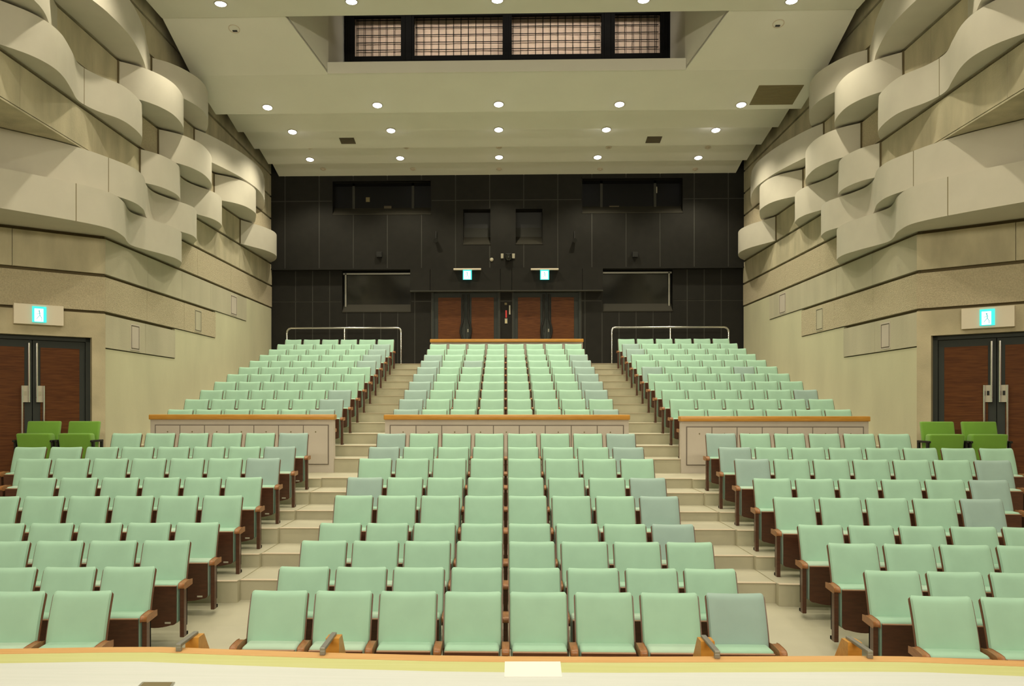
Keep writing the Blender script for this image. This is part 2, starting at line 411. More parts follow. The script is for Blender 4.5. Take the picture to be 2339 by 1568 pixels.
# ------------------------------------------------------------------ curved acoustic panels
RIB = [  # course, (Z, bulge) points, label without side
 (8, [(20, 0), (22, .7), (24.2, 1.13), (25.4, 1.24), (26.9, 1.17), (28.6, .8), (29.8, .4), (31, 0)], 'large curved white wall panel in the topmost row, cut by the picture top, {} wall'),
 (8, [(31.1, 0), (31.6, .5), (32.4, .88), (33.4, 1.07), (34.5, .93), (35.7, .48), (36.6, 0)], 'curved white wall panel touching the ceiling, topmost row, farther one, {} wall'),
 (7, [(17.6, 0), (19, .55), (20.6, .85), (22.0, .86), (23, .58), (24, .15), (24.5, 0)], 'curved white wall panel cut by the upper corner of the picture, {} wall'),
 (7, [(28.4, 0), (28.95, .58), (29.7, .98), (30.6, 1.12), (31.8, .95), (33, .45), (33.8, 0)], 'bulging white wall panel second row from top, beside bare concrete, {} wall'),
 (7, [(35.4, 0), (36.2, .35), (37.5, .7), (39, .98), (40.8, 1.1), (42.2, .98), (43.7, .64), (44.8, .28), (45.5, 0)], 'long curved white wall panel sweeping towards the dark back wall, {} wall'),
 (6, [(21.4, 0), (22.2, .5), (22.95, .68), (23.7, .62), (24.7, .34), (25.4, .12), (25.9, .1), (26.5, .25), (27.2, .6), (28, .68), (29, .56), (29.7, .25), (30.1, 0)], 'double-waved white wall panel above the wide bare concrete band, {} wall'),
 (6, [(31.7, 0), (32.3, .6), (33, .9), (33.9, 1.01), (35.2, .83), (36.4, .38), (37.1, 0)], 'single-bulge white wall panel in third row from top, middle of {} wall'),
 (6, [(37.85, 0), (38.5, .65), (39.3, 1.02), (40.4, 1.1), (41.2, .94), (42.6, .45), (43.4, 0)], 'single-bulge white wall panel tucked under the long sweeping panel, {} wall'),
 (5, [(30.1, 0), (30.7, .42), (31.5, .62), (32.2, .6), (32.8, .44), (33.6, .1), (34.4, .03), (35.2, .2), (36, .52), (36.8, .6), (37.6, .46), (38.2, .15), (38.5, 0)], 'double-bulge white wall panel, fourth row from top, middle of {} wall'),
 (5, [(41.6, 0), (42.5, .38), (43.4, .74), (44.5, .92), (45.5, .79), (46.5, .4), (47.1, 0)], 'lone white wall panel nearest the dark back wall, lowest there, {} wall'),
 (4, [(21.5, -3.2), (22.8, -2.25), (23.9, -1.35), (25.0, -.45), (26, .12), (27, .48), (28, .72), (28.9, .64), (29.6, .42), (30.3, .18), (31.2, .06), (32, .22), (32.8, .5), (33.5, .66), (34.4, .5), (35, .18), (35.4, 0)], 'long waved white wall panel, second row from bottom, {} wall'),
 (3, [(21.3, -3.0), (22.4, -2.1), (23.5, -1.14), (24.3, -.5), (25.1, .1), (25.9, .57), (26.6, .73), (27.6, .58), (28.4, .32), (29.1, .17), (29.8, .3), (30.7, .55), (31.6, .7), (32.5, .6), (33.2, .3), (33.8, 0)], 'lowest long waved white wall panel, above the exit doors, {} wall'),
]
for s in (-1, 1):
    side = 'left' if s < 0 else 'right'
    for c, pts, lab in RIB:
        cv = spline(pts, 6)
        poly = [(s * (XW - b), z) for z, b in cv]
        if pts[0][1] < -.2:
            back = [(s * (XW + .03), cv[-1][0]), (s * (XW + .03), ZW), (s * (XW + .766 * 4.5), ZW - .643 * 4.5), (s * (XW + .766 * 4.5), pts[0][0])]
        else: back = [(s * (XW - .004), cv[-1][0]), (s * (XW - .004), cv[0][0])]
        base = V(s * XW, pts[len(pts) // 2][0], J[c] + .03)
        t = thing('acoustic_panel', lab.format(side), 'wall panel', base, group='curved acoustic panels on the side walls')
        L = Loc(t)
        z0, z1 = CAMH + (J[c] + .05) * P, CAMH + (J[c + 1] - .05) * P
        # curved face sheets split at seams, plus the body behind
        m = MB(); m.prism([(a * P, b * P) for a, b in poly + back], z0, z1)
        L.part(m, 'body', 'white_panel', smooth=True)
        n = len(cv)
        sd = MB()
        zs_ = {2: [], 4: [37.0 + 4], 3: [27.0], }
        seamz = {8: [24.0] if pts[0][0] == 20 else [], 7: [42.6] if pts[0][0] == 35.4 else [], 6: [25.9] if pts[0][0] == 21.4 else [], 4: [26.9], 3: [25.3]}.get(c, [])
        for zz in seamz:
            i = min(range(n), key=lambda i: abs(cv[i][0] - zz))
            (za, ba), (zb_, bb) = cv[i], cv[i + 1]
            d = Vector((s * -(bb - ba), zb_ - za)).normalized()
            nrm = Vector((-d.y * s, d.x * s)); 
            if nrm.x * s > 0: nrm = -nrm
            p = Vector((s * (XW - ba), za))
            q = [p - d * .012 - nrm * .05, p + d * .012 - nrm * .05, p + d * .012 + nrm * .004, p - d * .012 + nrm * .004]
            sd.prism([(v.x * P, v.y * P) for v in q], z0, z1)
        if seamz: L.part(sd, 'seam', 'vent')
        if pts[0][1] == 0:
            er = MB(); er.hbox(*sorted((s * (XW - .05), s * (XW - .001))), pts[0][0] - .055, pts[0][0] - .005, J[c] + .05, J[c + 1] - .05)
            L.part(er, 'edge_reveal', 'joint')

# ------------------------------------------------------------------ ceiling
XC = 12.95
PAN = [(-14, 14.62, 31.0, 14.66), (31.0, 14.7, 34.0, 13.67), (34.0, 13.67, 36.84, 13.08), (36.84, 13.92, 39.92, 13.31), (39.92, 13.74, 42.55, 13.31), (42.55, 13.74, 45.08, 13.27), (45.08, 13.70, 47.25, 13.17)]
m = MB(); m.hbox(-14, 14, -14, 48.4, 18.5, 19); ceil = m.obj('ceiling', 'cove', kind='structure')
def slab(poly, pn, th=.12):     # poly of (X, Z) laid on a sloped ceiling plane
    z0, h0, z1, h1 = pn; k = (h1 - h0) / (z1 - z0)
    n = len(poly); b = [V(x, z, h0 + k * (z - z0)) for x, z in poly]; t = [V(x, z, h0 + k * (z - z0) + th) for x, z in poly]
    m = MB(); m.add(b + t, [tuple(range(n)), tuple(range(2 * n - 1, n - 1, -1))] + [(i, (i + 1) % n, n + (i + 1) % n, n + i) for i in range(n)])
    return m
for i, pn in enumerate(PAN):
    z0, h0, z1, h1 = pn
    if i == 1:
        for s in (-1, 1): slab([(s * XC, z0), (s * 8.3, z0), (s * 7.28, z1), (s * XC, z1)], pn).obj('ceiling_panel', 'ceiling', ceil)
    else:
        mm = slab([(-XC, z0), (XC, z0), (XC, z1), (-XC, z1)], pn)
        if i >= 2: mm.hbox(-XC, XC, z1 - .08, z1, h1 + .03, h1 + .9)      # riser at the step
        mm.obj('ceiling_panel', 'ceiling', ceil)
# cove strips between ceiling and walls
for s in (-1, 1):
    mm = MB(); mm.hbox(*sorted((s * (XC - .1), s * (XW + .2))), -14, 47.3, 15.6, 15.8); mm.obj('cove_strip', 'cove', ceil)
    mm = MB(); mm.hbox(*sorted((s * (XC - .12), s * XC)), -14, 31, 14.7, 15.6); mm.obj('cove_strip', 'ceiling', ceil)
# light well walls
for s in (-1, 1):
    mm = MB(); mm.hprism([(s * 8.3, 31), (s * 7.28, 34), (s * 7.02, 36.2), (s * 7.12, 36.2), (s * 7.38, 34), (s * 8.4, 31)], 13.5, 18)
    # trim the part that would hang below the sloped panel
    for j, v in enumerate(mm.v):
        if v[2] < CAMH + 14 * P:
            Z = v[1] / P; h = 14.75 + (13.72 - 14.75) * (min(Z, 34) - 31) / 3
            mm.v[j] = (v[0], v[1], CAMH + (h if Z <= 34.01 else 13.72) * P)
    mm.obj('well_wall', 'ceiling', ceil)
mm = MB(); mm.hbox(-7.3, 7.3, 33.88, 33.99, 13.66, 14.13); mm.hbox(-7.2, 7.2, 33.99, 36.6, 14.05, 14.13); mm.obj('well_ledge', 'ceiling', ceil)
mm = MB(); mm.hbox(-8.4, 8.4, 30.88, 31.0, 14.66, 18); mm.obj('well_wall', 'ceiling', ceil)

def on_ceil(x, y, i):
    z0, h0, z1, h1 = PAN[i]; k = (h1 - h0) / (z1 - z0)
    a, b, h = ray(x, y); d = (h0 - k * z0) / (h - k * b)
    return a * d, b * d, h * d
def cnorm(i):
    z0, h0, z1, h1 = PAN[i]; k = (h1 - h0) / (z1 - z0)
    return Vector((0, k, -1)).normalized()
# downlights
ROWS = [(0, [(504, 8), (803, 3), (1136, 0), (1470, 0), (1808, 2)], 'nearest row, cut by the picture top'), (2, [(611, 245), (862, 240), (1139, 238), (1415, 238), (1693, 239)], 'front row of three before dark wall'),
        (3, [(668, 301), (893, 298), (1139, 296), (1385, 296), (1635, 297)], 'middle row of three before dark wall'), (5, [(708, 364), (914, 361), (1140, 359), (1365, 359), (1595, 360)], 'row nearest the dark back wall')]
ORD = ['leftmost', 'second from left', 'middle', 'second from right', 'rightmost']
def downlight(pos, nrm, lab, vis=True):
    t = thing('downlight', lab, 'ceiling light', pos, group='recessed ceiling downlights')
    r = .30 * P if True else 0
    r = 0.125
    m = MB(); m.lathe((0, 0, 0), nrm, [(r * .86, .0), (r, 0), (r, .012), (r * .84, .014), (r * .82, 0)], 24); m.obj('trim_ring', 'switch_white', t, smooth=True)
    m = MB(); m.lathe((0, 0, 0), nrm, [(r * .84, .002), (r * .7, .022), (r * .4, .032), (0, .036)], 24); m.obj('lens', 'lens', t, smooth=True)
    l = light('lamp', 'SPOT', Vector(nrm) * .06, E_DOWN, parent=t, spot_size=math.radians(120), spot_blend=0.6, shadow_soft_size=0.06)
    return t
for i, pts, lab in ROWS:
    for k, (x, y) in enumerate(pts):
        X, Z, h = on_ceil(x, y, i)
        downlight(V(X, Z, h), cnorm(i), 'glowing round ceiling downlight, ' + ORD[k] + ', ' + lab)
for Z in (23.5, 17.0):         # rows above the front seats, outside the picture
    for k in range(5):
        X = -.32 + (k - 2) * 5.15
        downlight(V(X, Z, 14.63), cnorm(0), 'glowing round ceiling downlight, %s, above the %s' % (ORD[k], 'lower seats' if Z > 20 else 'front seats'))
# round detectors and small fittings
def disc(x, y, i, r, lab, mt='disc', dark=False):
    X, Z, h = on_ceil(x, y, i); p = V(X, Z, h)
    t = thing('smoke_detector', lab, 'detector', p, group='round ceiling detectors')
    n = cnorm(i)
    m = MB(); m.lathe((0, 0, 0), n, [(r, -.01), (r, .012), (r * .8, .02), (0, .022)], 18); m.obj('base', mt, t, smooth=True)
    m = MB(); m.lathe((0, 0, 0), n, [(r * .5, .02), (r * .45, .045), (0, .05)], 16); m.obj('sensor', mt, t, smooth=True)
for k, x in enumerate((738, 943, 1140, 1371, 1588)): disc(x, 386, 6, .085, 'pale round detector, %s of five along the dark back wall' % ORD[k])
for k, x in enumerate((708, 928, 1140, 1390, 1617)): disc(x, 336.5, 5, .085, 'brownish round detector, %s in row between the last downlight rows' % ORD[k])
for x, y, sd in ((535, 66, 'left'), (1778, 54, 'right')):
    X, Z, h = on_ceil(x, y, 1); n = cnorm(1)
    t = thing('ceiling_speaker', 'round recessed ceiling fitting with dark opening, %s of the light well' % sd, 'speaker', V(X, Z, h), group='round ceiling fittings')
    m = MB(); m.lathe((0, 0, 0), n, [(.105, -.02), (.115, 0), (.115, .008), (.10, .01), (.098, -.004), (.06, -.006), (0, -.006)], 24); m.obj('ring', 'disc', t, smooth=True)
    m = MB(); m.box(-.045, .045, .03, .075, -.03, -.004); o = m.obj('opening', 'black', t); 
def vent(pts, i, mt, lab, cols, cat='vent'):
    q = [on_ceil(x, y, i) for x, y in pts]
    x0, x1 = (q[0][0] + q[3][0]) / 2, (q[1][0] + q[2][0]) / 2; z0, z1 = q[2][1], q[0][1]
    z0, z1 = min(z0, z1), max(z0, z1)
    pn = PAN[i]; kk = (pn[3] - pn[1]) / (pn[2] - pn[0])
    hh = lambda z: pn[1] + kk * (z - pn[0])
    t = thing('air_vent', lab, cat, V((x0 + x1) / 2, (z0 + z1) / 2, hh((z0 + z1) / 2)), group='ceiling air vents')
    L = Loc(t)
    m = slab([(x0, z0), (x1, z0), (x1, z1), (x0, z1)], (pn[0], pn[1] - .02, pn[2], pn[3] - .02), .03); L.part(m, 'grille', mt)
    for k in range(cols):
        a = x0 + (x1 - x0) * k / cols; b = x0 + (x1 - x0) * (k + 1) / cols
        n = max(4, int((z1 - z0) / .09))
        m = MB()
        for j in range(n):
            za = z0 + (z1 - z0) * (j + .2) / n; zb_ = z0 + (z1 - z0) * (j + .7) / n
            mm = slab([(a + .02, za), (b - .02, za), (b - .02, zb_), (a + .02, zb_)], (pn[0], pn[1] - .032, pn[2], pn[3] - .032), .012)
            m.add(mm.v, mm.f)
        L.part(m, 'louvre', mt)
vent([(1733, 195), (1834, 195), (1812, 238), (1713, 238)], 2, 'vent', 'large brown ceiling grille beside the right curved panels', 2)
vent([(775, 315), (808, 315), (813, 328), (779, 328)], 4, 'vent_dark', 'small dark square ceiling vent, left one', 1)
vent([(1480, 312), (1513, 312), (1507, 326), (1473, 326)], 4, 'vent_dark', 'small dark square ceiling vent, right one', 1)

# lighting bay in the light well
bt = thing('lighting_bay', 'dark framed window bay with wire grid and peach curtain in the ceiling well', 'window', V(0, 36, 14.13))
L = Loc(bt)
def bx(x): return atZ(x, 90, 36.0)[0]
def bh(y): return atZ(1155, y, 36.0)[1]
m = MB(); m.hbox(bx(788), bx(1531), 35.95, 36.15, 14.13, bh(126)); L.part(m, 'bottom_beam', 'matte_black')
m = MB(); m.hbox(bx(788), bx(1531), 35.95, 36.15, bh(36), bh(-10)); L.part(m, 'top_beam', 'matte_black')
for a, b in ((788, 809), (917, 946), (1148, 1169), (1374, 1404), (1509, 1531)):
    m = MB(); m.hbox(bx(a), bx(b), 35.9, 36.2, 14.13, bh(0)); po = L.part(m, 'post', 'matte_black')
    for k in range(2):
        xx = bx(a) + (bx(b) - bx(a)) * (.25 + .5 * k); m = MB(); m.hbox(xx - .03, xx + .03, 35.82, 35.9, 14.13, bh(0)); L.part(m, 'rib', 'matte_black', po)
m = MB(); nn = 160
for k in range(nn + 1):        # pleated curtain behind the grid
    x = bx(792) + (bx(1528) - bx(792)) * k / nn
    zz = 36.62 + .004 * math.sin(k * .9) + .01 * math.sin(k * .17)
    m.v += [tuple(V(x, zz, 14.2)), tuple(V(x, zz, 17.6))]
m.f = [(2 * k, 2 * k + 2, 2 * k + 3, 2 * k + 1) for k in range(nn)]; m.m = [0] * nn
L.part(m, 'curtain', 'bay_cloth', smooth=True)
for a, b in ((809, 917), (946, 1148), (1169, 1374), (1404, 1509)):
    m = MB(); x = bx(a); stp = bx(817) - bx(800)
    k = math.ceil(bx(a) / stp)
    while k * stp < bx(b):
        m.hbox(k * stp - .009, k * stp + .009, 36.1, 36.118, 14.2, bh(20)); m.hbox(k * stp - .009, k * stp + .009, 36.5, 36.518, 14.2, bh(20)); k += 1
    for j in range(6):
        y = 44 + j * 17.2; m.hbox(bx(a), bx(b), 36.5, 36.53, bh(y) + .25 - .012, bh(y) + .25 + .012)
    L.part(m, 'wire_grid', 'matte_black')
light('bay_lamp', 'AREA', V(0, 33.0, 17.2), E_BAY, (1, .9, .74), shape='RECTANGLE', size=6.4, size_y=.2, spread=math.radians(80)).rotation_euler = (math.radians(68), 0, 0)

# ------------------------------------------------------------------ back wall
ZL = 47.55
def bk(x, y=0, Z=ZB): return atZ(x, y, Z)
def bX(x, Z=ZB): return atZ(x, 600, Z)[0]
def bH(y, Z=ZB): return atZ(1155, y, Z)[1]
HT = bH(613)
m = MB(); m.hbox(-13.5, 13.5, 48.3, 48.6, -6.2, 17)
m.hbox(-13.5, 13.5, ZB + .05, ZB + .12, HT, 17) if False else None
wback = m.obj('wall_back', 'dark_joint', kind='structure')
def sub(rects, cut):
    out = []
    for (a, b, c, d) in rects:
        ca, cb, cc, cdd = cut
        if cb <= a or ca >= b or cdd <= c or cc >= d: out.append((a, b, c, d)); continue
        if a < ca: out.append((a, ca, c, d))
        if cb < b: out.append((cb, b, c, d))
        x0, x1 = max(a, ca), min(b, cb)
        if c < cc: out.append((x0, x1, c, cc))
        if cdd < d: out.append((x0, x1, cdd, d))
    return out
def rect(x0, y0, x1, y1, Z): return (bX(x0, Z), bX(x1, Z), bH(y1, Z), bH(y0, Z))
upwin = [rect(760, 412, 984, 487, ZB), rect(1330, 410, 1559, 487, ZB)]
sqwin = [rect(1058, 478, 1120, 557, ZB), rect(1178, 478, 1239, 557, ZB)]
lowwin = [rect(782, 618, 938, 711, ZL), rect(1377, 618, 1536, 711, ZL)]
doors = [(bX(987, ZL), bX(1141, ZL), FB * -1 - .2, bH(664, ZL)), (bX(1171, ZL), bX(1326, ZL), FB * -1 - .2, bH(664, ZL))]
g = .03
def wallgrid(cols, rows, cuts, Z, name='wall_panel'):
    for a, b in zip(cols, cols[1:]):
        for c, d in zip(rows, rows[1:]):
            r = [(a + g, b - g, c + g, d - g)]
            for ct in cuts: r = sub(r, ct)
            r = [q for q in r if q[1] - q[0] > .01 and q[3] - q[2] > .01]
            if not r: continue
            q = MB()
            for (x0, x1, h0, h1) in r: q.hbox(x0, x1, Z, Z + .12, h0, h1)
            q.obj(name, 'dark_panel', wback)
def backing(X0, X1, h0, h1, cuts, Z):
    r = [(X0, X1, h0, h1)]
    for ct in cuts: r = sub(r, ct)
    q = MB()
    for (x0, x1, a, b) in r: q.hbox(x0, x1, Z, Z + .1, a, b)
    q.obj('joint_backing', 'dark_joint', wback)
cu = [bX(651 + 77.9 * k) for k in range(14)]
cu = [-13.5] + cu + [13.5]
wallgrid(cu, [HT, bH(457), 14.6], upwin + sqwin, ZB)
backing(-13.5, 13.5, HT, 14.6, upwin + sqwin, ZB + .02)
cl = [-13.5] + [bX(675 + 38.9 * k, ZL) for k in range(26)] + [13.5]
wallgrid(cl, [2.0, bH(688, ZL), HT], lowwin + doors, ZL)
backing(-13.5, 13.5, 2.0, HT, lowwin + doors, ZL + .02)
q = MB(); q.hbox(-13.5, 13.5, ZB - .06, ZL + .1, HT - .05, HT + .03); q.obj('ledge_trim', 'dark_panel', wback)
# fascia over the doors
for a, b in ((937, 983), (983, 1143), (1143, 1169), (1169, 1330), (1330, 1377)):
    q = MB(); q.hbox(bX(a) + .012, bX(b) - .012, ZB - .1, ZL, bH(664), HT - .05); q.obj('fascia_panel', 'dark_panel', wback)
q = MB(); q.hbox(bX(937), bX(1377), ZB - .1, ZL, bH(664) - .05, bH(664)); q.obj('fascia_panel', 'dark_joint', wback)
# windows
def window(n, r, Z, depth, mull, frame=None, items=(), glass='glass_room'):
    x0, x1, h0, h1 = r
    m = MB(); t = .05
    m.hbox(x0 - t, x0, Z - .02, Z + depth, h0 - t, h1 + t); m.hbox(x1, x1 + t, Z - .02, Z + depth, h0 - t, h1 + t)
    m.hbox(x0 - t, x1 + t, Z - .02, Z + depth, h1, h1 + t)
    wn = m.obj('window_%d' % n, 'dark_panel', kind='structure')
    m = MB(); q = [V(x0, Z - .02, h0 - .05), V(x1, Z - .02, h0 - .05), V(x1, Z + depth, h0 + .0), V(x0, Z + depth, h0 + .0), V(x0, Z - .02, h0), V(x1, Z - .02, h0), V(x1, Z + depth, h0 + .5), V(x0, Z + depth, h0 + .5)]
    m.hexa(q); m.obj('window_sill', 'sill', wn)
    xs = [x0] + [x0 + (x1 - x0) * f for f in mull] + [x1]
    for a, b in zip(xs, xs[1:]):
        m = MB(); m.hbox(a, b, Z + depth - .05, Z + depth, h0, h1); m.obj('window_pane', glass, wn)
    for f in mull:
        m = MB(); x = x0 + (x1 - x0) * f; m.hbox(x - .07, x + .07, Z + depth - .12, Z + depth - .02, h0, h1); m.obj('mullion', 'dark_joint', wn)
    m = MB(); m.hbox(x0, x1, Z + depth - .12, Z + depth - .04, h1 - .16, h1); m.obj('window_head', 'matte_black', wn)
    if frame:
        m = MB(); d0 = Z + depth - .2
        m.hbox(x0, x1, d0, d0 + .1, h1 - .17, h1 - .08)
        if frame < 0: m.hbox(x0 + .1, x0 + .19, d0, d0 + .1, h0 + .3, h1 - .1)
        else: m.hbox(x1 - .19, x1 - .1, d0, d0 + .1, h0 + .3, h1 - .1)
        m.obj('window_frame', 'frame_silver', wn)
    for (fx, fy, ww, hh, mt) in items:
        m = MB(); x = x0 + (x1 - x0) * fx; h = h0 + (h1 - h0) * fy; m.hbox(x - ww / 2, x + ww / 2, Z + depth - .1, Z + depth - .06, h - hh / 2, h + hh / 2); m.obj('interior_object', mt, wn)
    return wn
window(1, upwin[0], ZB, .55, (.2, .81), items=((.345, .5, .22, .26, 'vent'), (.55, .22, .42, .3, 'vent_dark')))
window(2, upwin[1], ZB, .55, (.2, .74), items=((.33, .2, .55, .2, 'vent_dark'), (.755, .72, .08, .35, 'switch_white')))
window(3, lowwin[0], ZL, .42, (), frame=-1, glass='glass_dark')
window(4, lowwin[1], ZL, .42, (), frame=1, glass='glass_dark')
for n, r in ((5, sqwin[0]), (6, sqwin[1])):
    x0, x1, h0, h1 = r; t = .05; D = .9
    m = MB(); m.hbox(x0 - t, x0, ZB - .02, ZB + D, h0 - t, h1 + t); m.hbox(x1, x1 + t, ZB - .02, ZB + D, h0 - t, h1 + t); m.hbox(x0, x1, ZB - .02, ZB + D, h1, h1 + t)
    wn = m.obj('window_%d' % n, 'dark_panel', kind='structure')
    m = MB(); q = [V(x0, ZB - .02, h0 - .05), V(x1, ZB - .02, h0 - .05), V(x1, ZB + D, h0 + .5), V(x0, ZB + D, h0 + .5), V(x0, ZB - .02, h0), V(x1, ZB - .02, h0), V(x1, ZB + D, h0 + .58), V(x0, ZB + D, h0 + .58)]
    m.hexa(q); m.obj('window_sill', 'sill', wn)
    hm = h0 + (h1 - h0) * .55
    m = MB(); m.hbox(x0, x1, ZB + D - .05, ZB + D, h0, hm); m.obj('shutter', 'dark_joint', wn)
    m = MB(); m.hbox(x0, x1, ZB + D - .05, ZB + D, hm, h1); m.obj('window_pane', 'black', wn)
# back doors
def back_door(n, r, xa):
    x0, x1, h0, h1 = r; Z = ZL + .12
    m = MB(); t = .1
    m.hbox(x0, x0 + t, ZL - .03, Z + .1, h0, h1); m.hbox(x1 - t, x1, ZL - .03, Z + .1, h0, h1); m.hbox(x0, x1, ZL - .03, Z + .1, h1 - t, h1)
    m.hbox(x0, x1, Z + .12, Z + .2, h0, h1)
    d = m.obj('door_%d' % n, 'door_grey', kind='structure')
    mid = (x0 + x1) / 2
    for k, (a, b) in enumerate(((x0 + t, mid - .01), (mid + .01, x1 - t))):
        m = MB(); m.hbox(a, b, Z, Z + .1, h0, h1 - t - .01); leaf = m.obj('door_leaf', 'door_grey', d)
        wx = (bX(xa[2 * k], Z), bX(xa[2 * k + 1], Z))
        m = MB(); m.hbox(wx[0], wx[1], Z - .03, Z + .02, h0 + .3, bH(680, Z)); m.obj('wood_panel', 'wood_door', leaf)
        sg = -1 if k == 0 else 1
        pts = []
        for yy, off in ((673, .15), (690, .15), (710, .15), (728, .15), (736, .19), (744, .25), (750, .285), (756, .30), (762, .29), (768, .25), (775, .2), (783, .15), (792, .15)):
            pts.append(V(mid + sg * off, Z - .1, bH(yy, Z)))
        m = MB(); m.tube(pts, .06 * P, 8); m.obj('pull_handle', 'black', leaf, smooth=True)
        if k == 1:
            m = MB(); m.hbox(mid + .09, mid + .15, Z - .03, Z, bH(759, Z), bH(752, Z)); m.obj('lock_plate', 'switch_white', leaf)
        elif n == 4:
            m = MB(); m.hbox(mid - .15, mid - .09, Z - .03, Z, bH(758, Z), bH(752, Z)); m.obj('lock_plate', 'black', leaf)
back_door(3, doors[0], (1001, 1053, 1077, 1128))
back_door(4, doors[1], (1183, 1234, 1259, 1311))
for x in (986, 1141.5, 1170.5, 1327):
    m = MB(); xx = bX(x, ZL); m.hbox(xx - .025, xx + .025, ZL - .06, ZL + .02, -FB - .2 if False else 2.1, bH(667, ZL)); m.obj('trim_1', 'dark_joint', kind='structure') if x == 986 else m.obj('trim_%d' % {1141.5: 2, 1170.5: 3, 1327: 4}[x], 'dark_joint', kind='structure')

# exit signs
def figure(mb, f, u0, h0, sc_):     # running figure strokes as thin boxes, f(u0,u1,h0,h1)
    pass
def exit_sign(origin, u, n, plate, size, lab, hang=False):
    # origin: centre of the lit square; u: along, n: out of the wall
    t = thing('exit_sign', lab, 'exit sign', origin, group='illuminated exit signs')
    u = Vector(u); n = Vector(n); up = Vector((0, 0, 1))
    def bxm(a0, a1, b0, b1, c0, c1):
        m = MB(); c = [u * a + n * b + up * h for h in (c0, c1) for a, b in ((a0, b0), (a1, b0), (a1, b1), (a0, b1))]
        m.hexa(c); return m
    w2, h2 = size[0] / 2, size[1] / 2
    if hang:
        bxm(-plate[0] / 2, plate[0] / 2, -.055, .09, h2 - .005, h2 + plate[1]).obj('bracket', 'sign_plate', t)
    else:
        bxm(-plate[0] / 2 + plate[2], plate[0] / 2 + plate[2], -.05, .05, -plate[1] / 2, plate[1] / 2).obj('plate', 'sign_plate', t)
    f0 = .02 if hang else .05
    pn = bxm(-w2, w2, f0, f0 + .03, -h2, h2).obj('lit_panel', 'sign_teal', t)
    bxm(*((-w2 * .75, w2 * .8) if hang else (-w2 * .55, w2 * .72)), f0 + .03, f0 + .034, -h2 * .92, h2 * .72).obj('door_symbol', 'sign_white', pn)
    # running figure
    def stroke(p, q, wd):
        m = MB(); a = u * p[0] * w2 + up * p[1] * h2; b = u * q[0] * w2 + up * q[1] * h2
        d = (b - a).normalized(); sd = n.cross(d) * wd * w2
        c = [a - sd + n * (f0 + .034), b - sd + n * (f0 + .034), b + sd + n * (f0 + .034), a + sd + n * (f0 + .034)]
        m.hexa(c + [v + n * .002 for v in c]); return m
    m = MB()
    for p, q, wd in (((.0, .32), (.08, .5), .09), ((.0, .3), (-.05, -.15), .05), ((-.05, -.12), (-.3, -.45), .04), ((-.3, -.45), (-.28, -.8), .035), ((-.05, -.12), (.2, -.35), .04), ((.2, -.35), (.42, -.6), .035), ((0, .2), (.3, 0), .03), ((.3, 0), (.45, .05), .03), ((0, .22), (-.25, .1), .03)):
        s_ = stroke(p, q, wd); m.add(s_.v, s_.f)
    m.obj('running_figure', 'sign_dark', pn)
    return t
for x, lab in ((1067.5, 'small hanging lit exit sign above the left back door'), (1244, 'small hanging lit exit sign above the right back door')):
    Xs, hs = bk(x, 628, ZB - .25)
    exit_sign(V(Xs, ZB - .2, hs), (-1, 0, 0), (0, -1, 0), (1.55 * P, .035), (.50 * P, .56 * P), lab, hang=True)
for s, xs, ys, lab in ((-1, 88, 719.5, 'lit exit sign on a pale plate above the left side door'), (1, 2257, 726, 'lit exit sign on a pale plate above the right side door')):
    fr = DOORS[s][0]
    a, b, hh = ray(xs, ys)
    o, u = fr[0], fr[1]; o = (o[0] - fr[2][0] * .1, o[1] - fr[2][1] * .1)
    det = u[0] * (-b) - u[1] * (-a); t_ = (-o[0] * (-b) + o[1] * (-a)) / det
    d = (o[1] + u[1] * t_) / b
    pos = V(o[0] + u[0] * t_, o[1] + u[1] * t_, hh * d)
    uu = Vector((fr[1][0], fr[1][1], 0)); uu = uu if s < 0 else -uu    # pointing right when seen from the wall outwards
    exit_sign(pos, -uu * -1 if False else (uu if s < 0 else uu), (-fr[2][0], -fr[2][1], 0), (1.42 * P, .63 * P, .0), (.40 * P, .50 * P), lab)

# small fittings on the back wall
def wall_box(name, lab, cat, x0, y0, x1, y1, mt, Z=ZB, dep=.1, extra=None, group=None):
    a, h1 = bk(x0, y0, Z); b, h0 = bk(x1, y1, Z)
    t = thing(name, lab, cat, V((a + b) / 2, Z, h0), group=group)
    L = Loc(t); m = MB(); m.hbox(a, b, Z - dep, Z, h0, h1); L.part(m, 'body', mt, bevel=.004)
    return t, L, (a, b, h0, h1)
for x, sd in ((867, 'left'), (1450, 'right')):
    t, L, (a, b, h0, h1) = wall_box('wall_speaker', 'small black square speaker on the dark back wall, %s one' % sd, 'speaker', x - 6, 577, x + 6, 589, 'black', dep=.2, group='small wall speakers')
    m = MB(); m.hbox(a + .03, b - .03, ZB - .215, ZB - .2, h0 + .03, h1 - .03); L.part(m, 'grille', 'black_metal')
for x, sd in ((996, 'left'), (1312, 'right')):
    X, h = bk(x, 549)
    t = thing('spotlight', 'small black unlit spotlight on the dark back wall, %s one' % sd, 'spotlight', V(X, ZB, h), group='small black spotlights')
    L = Loc(t)
    m = MB(); m.hbox(X - .03, X + .03, ZB - .08, ZB, h - .1, h + .5); L.part(m, 'bracket', 'black_metal')
    m = MB(); m.tube([V(X, ZB - .1, h), V(X, ZB - .35, h - .08)], [.09 * P, .13 * P], 12); L.part(m, 'head', 'black_metal', smooth=True)
X, h = bk(1161.5, 592)
t = thing('camera_unit', 'black dome camera on the dark back wall between the doors', 'camera', V(X, ZB, h)); L = Loc(t)
m = MB(); m.hbox(X - .16, X + .16, ZB - .15, ZB, h - .05, h + .3); L.part(m, 'mount', 'black', bevel=.01)
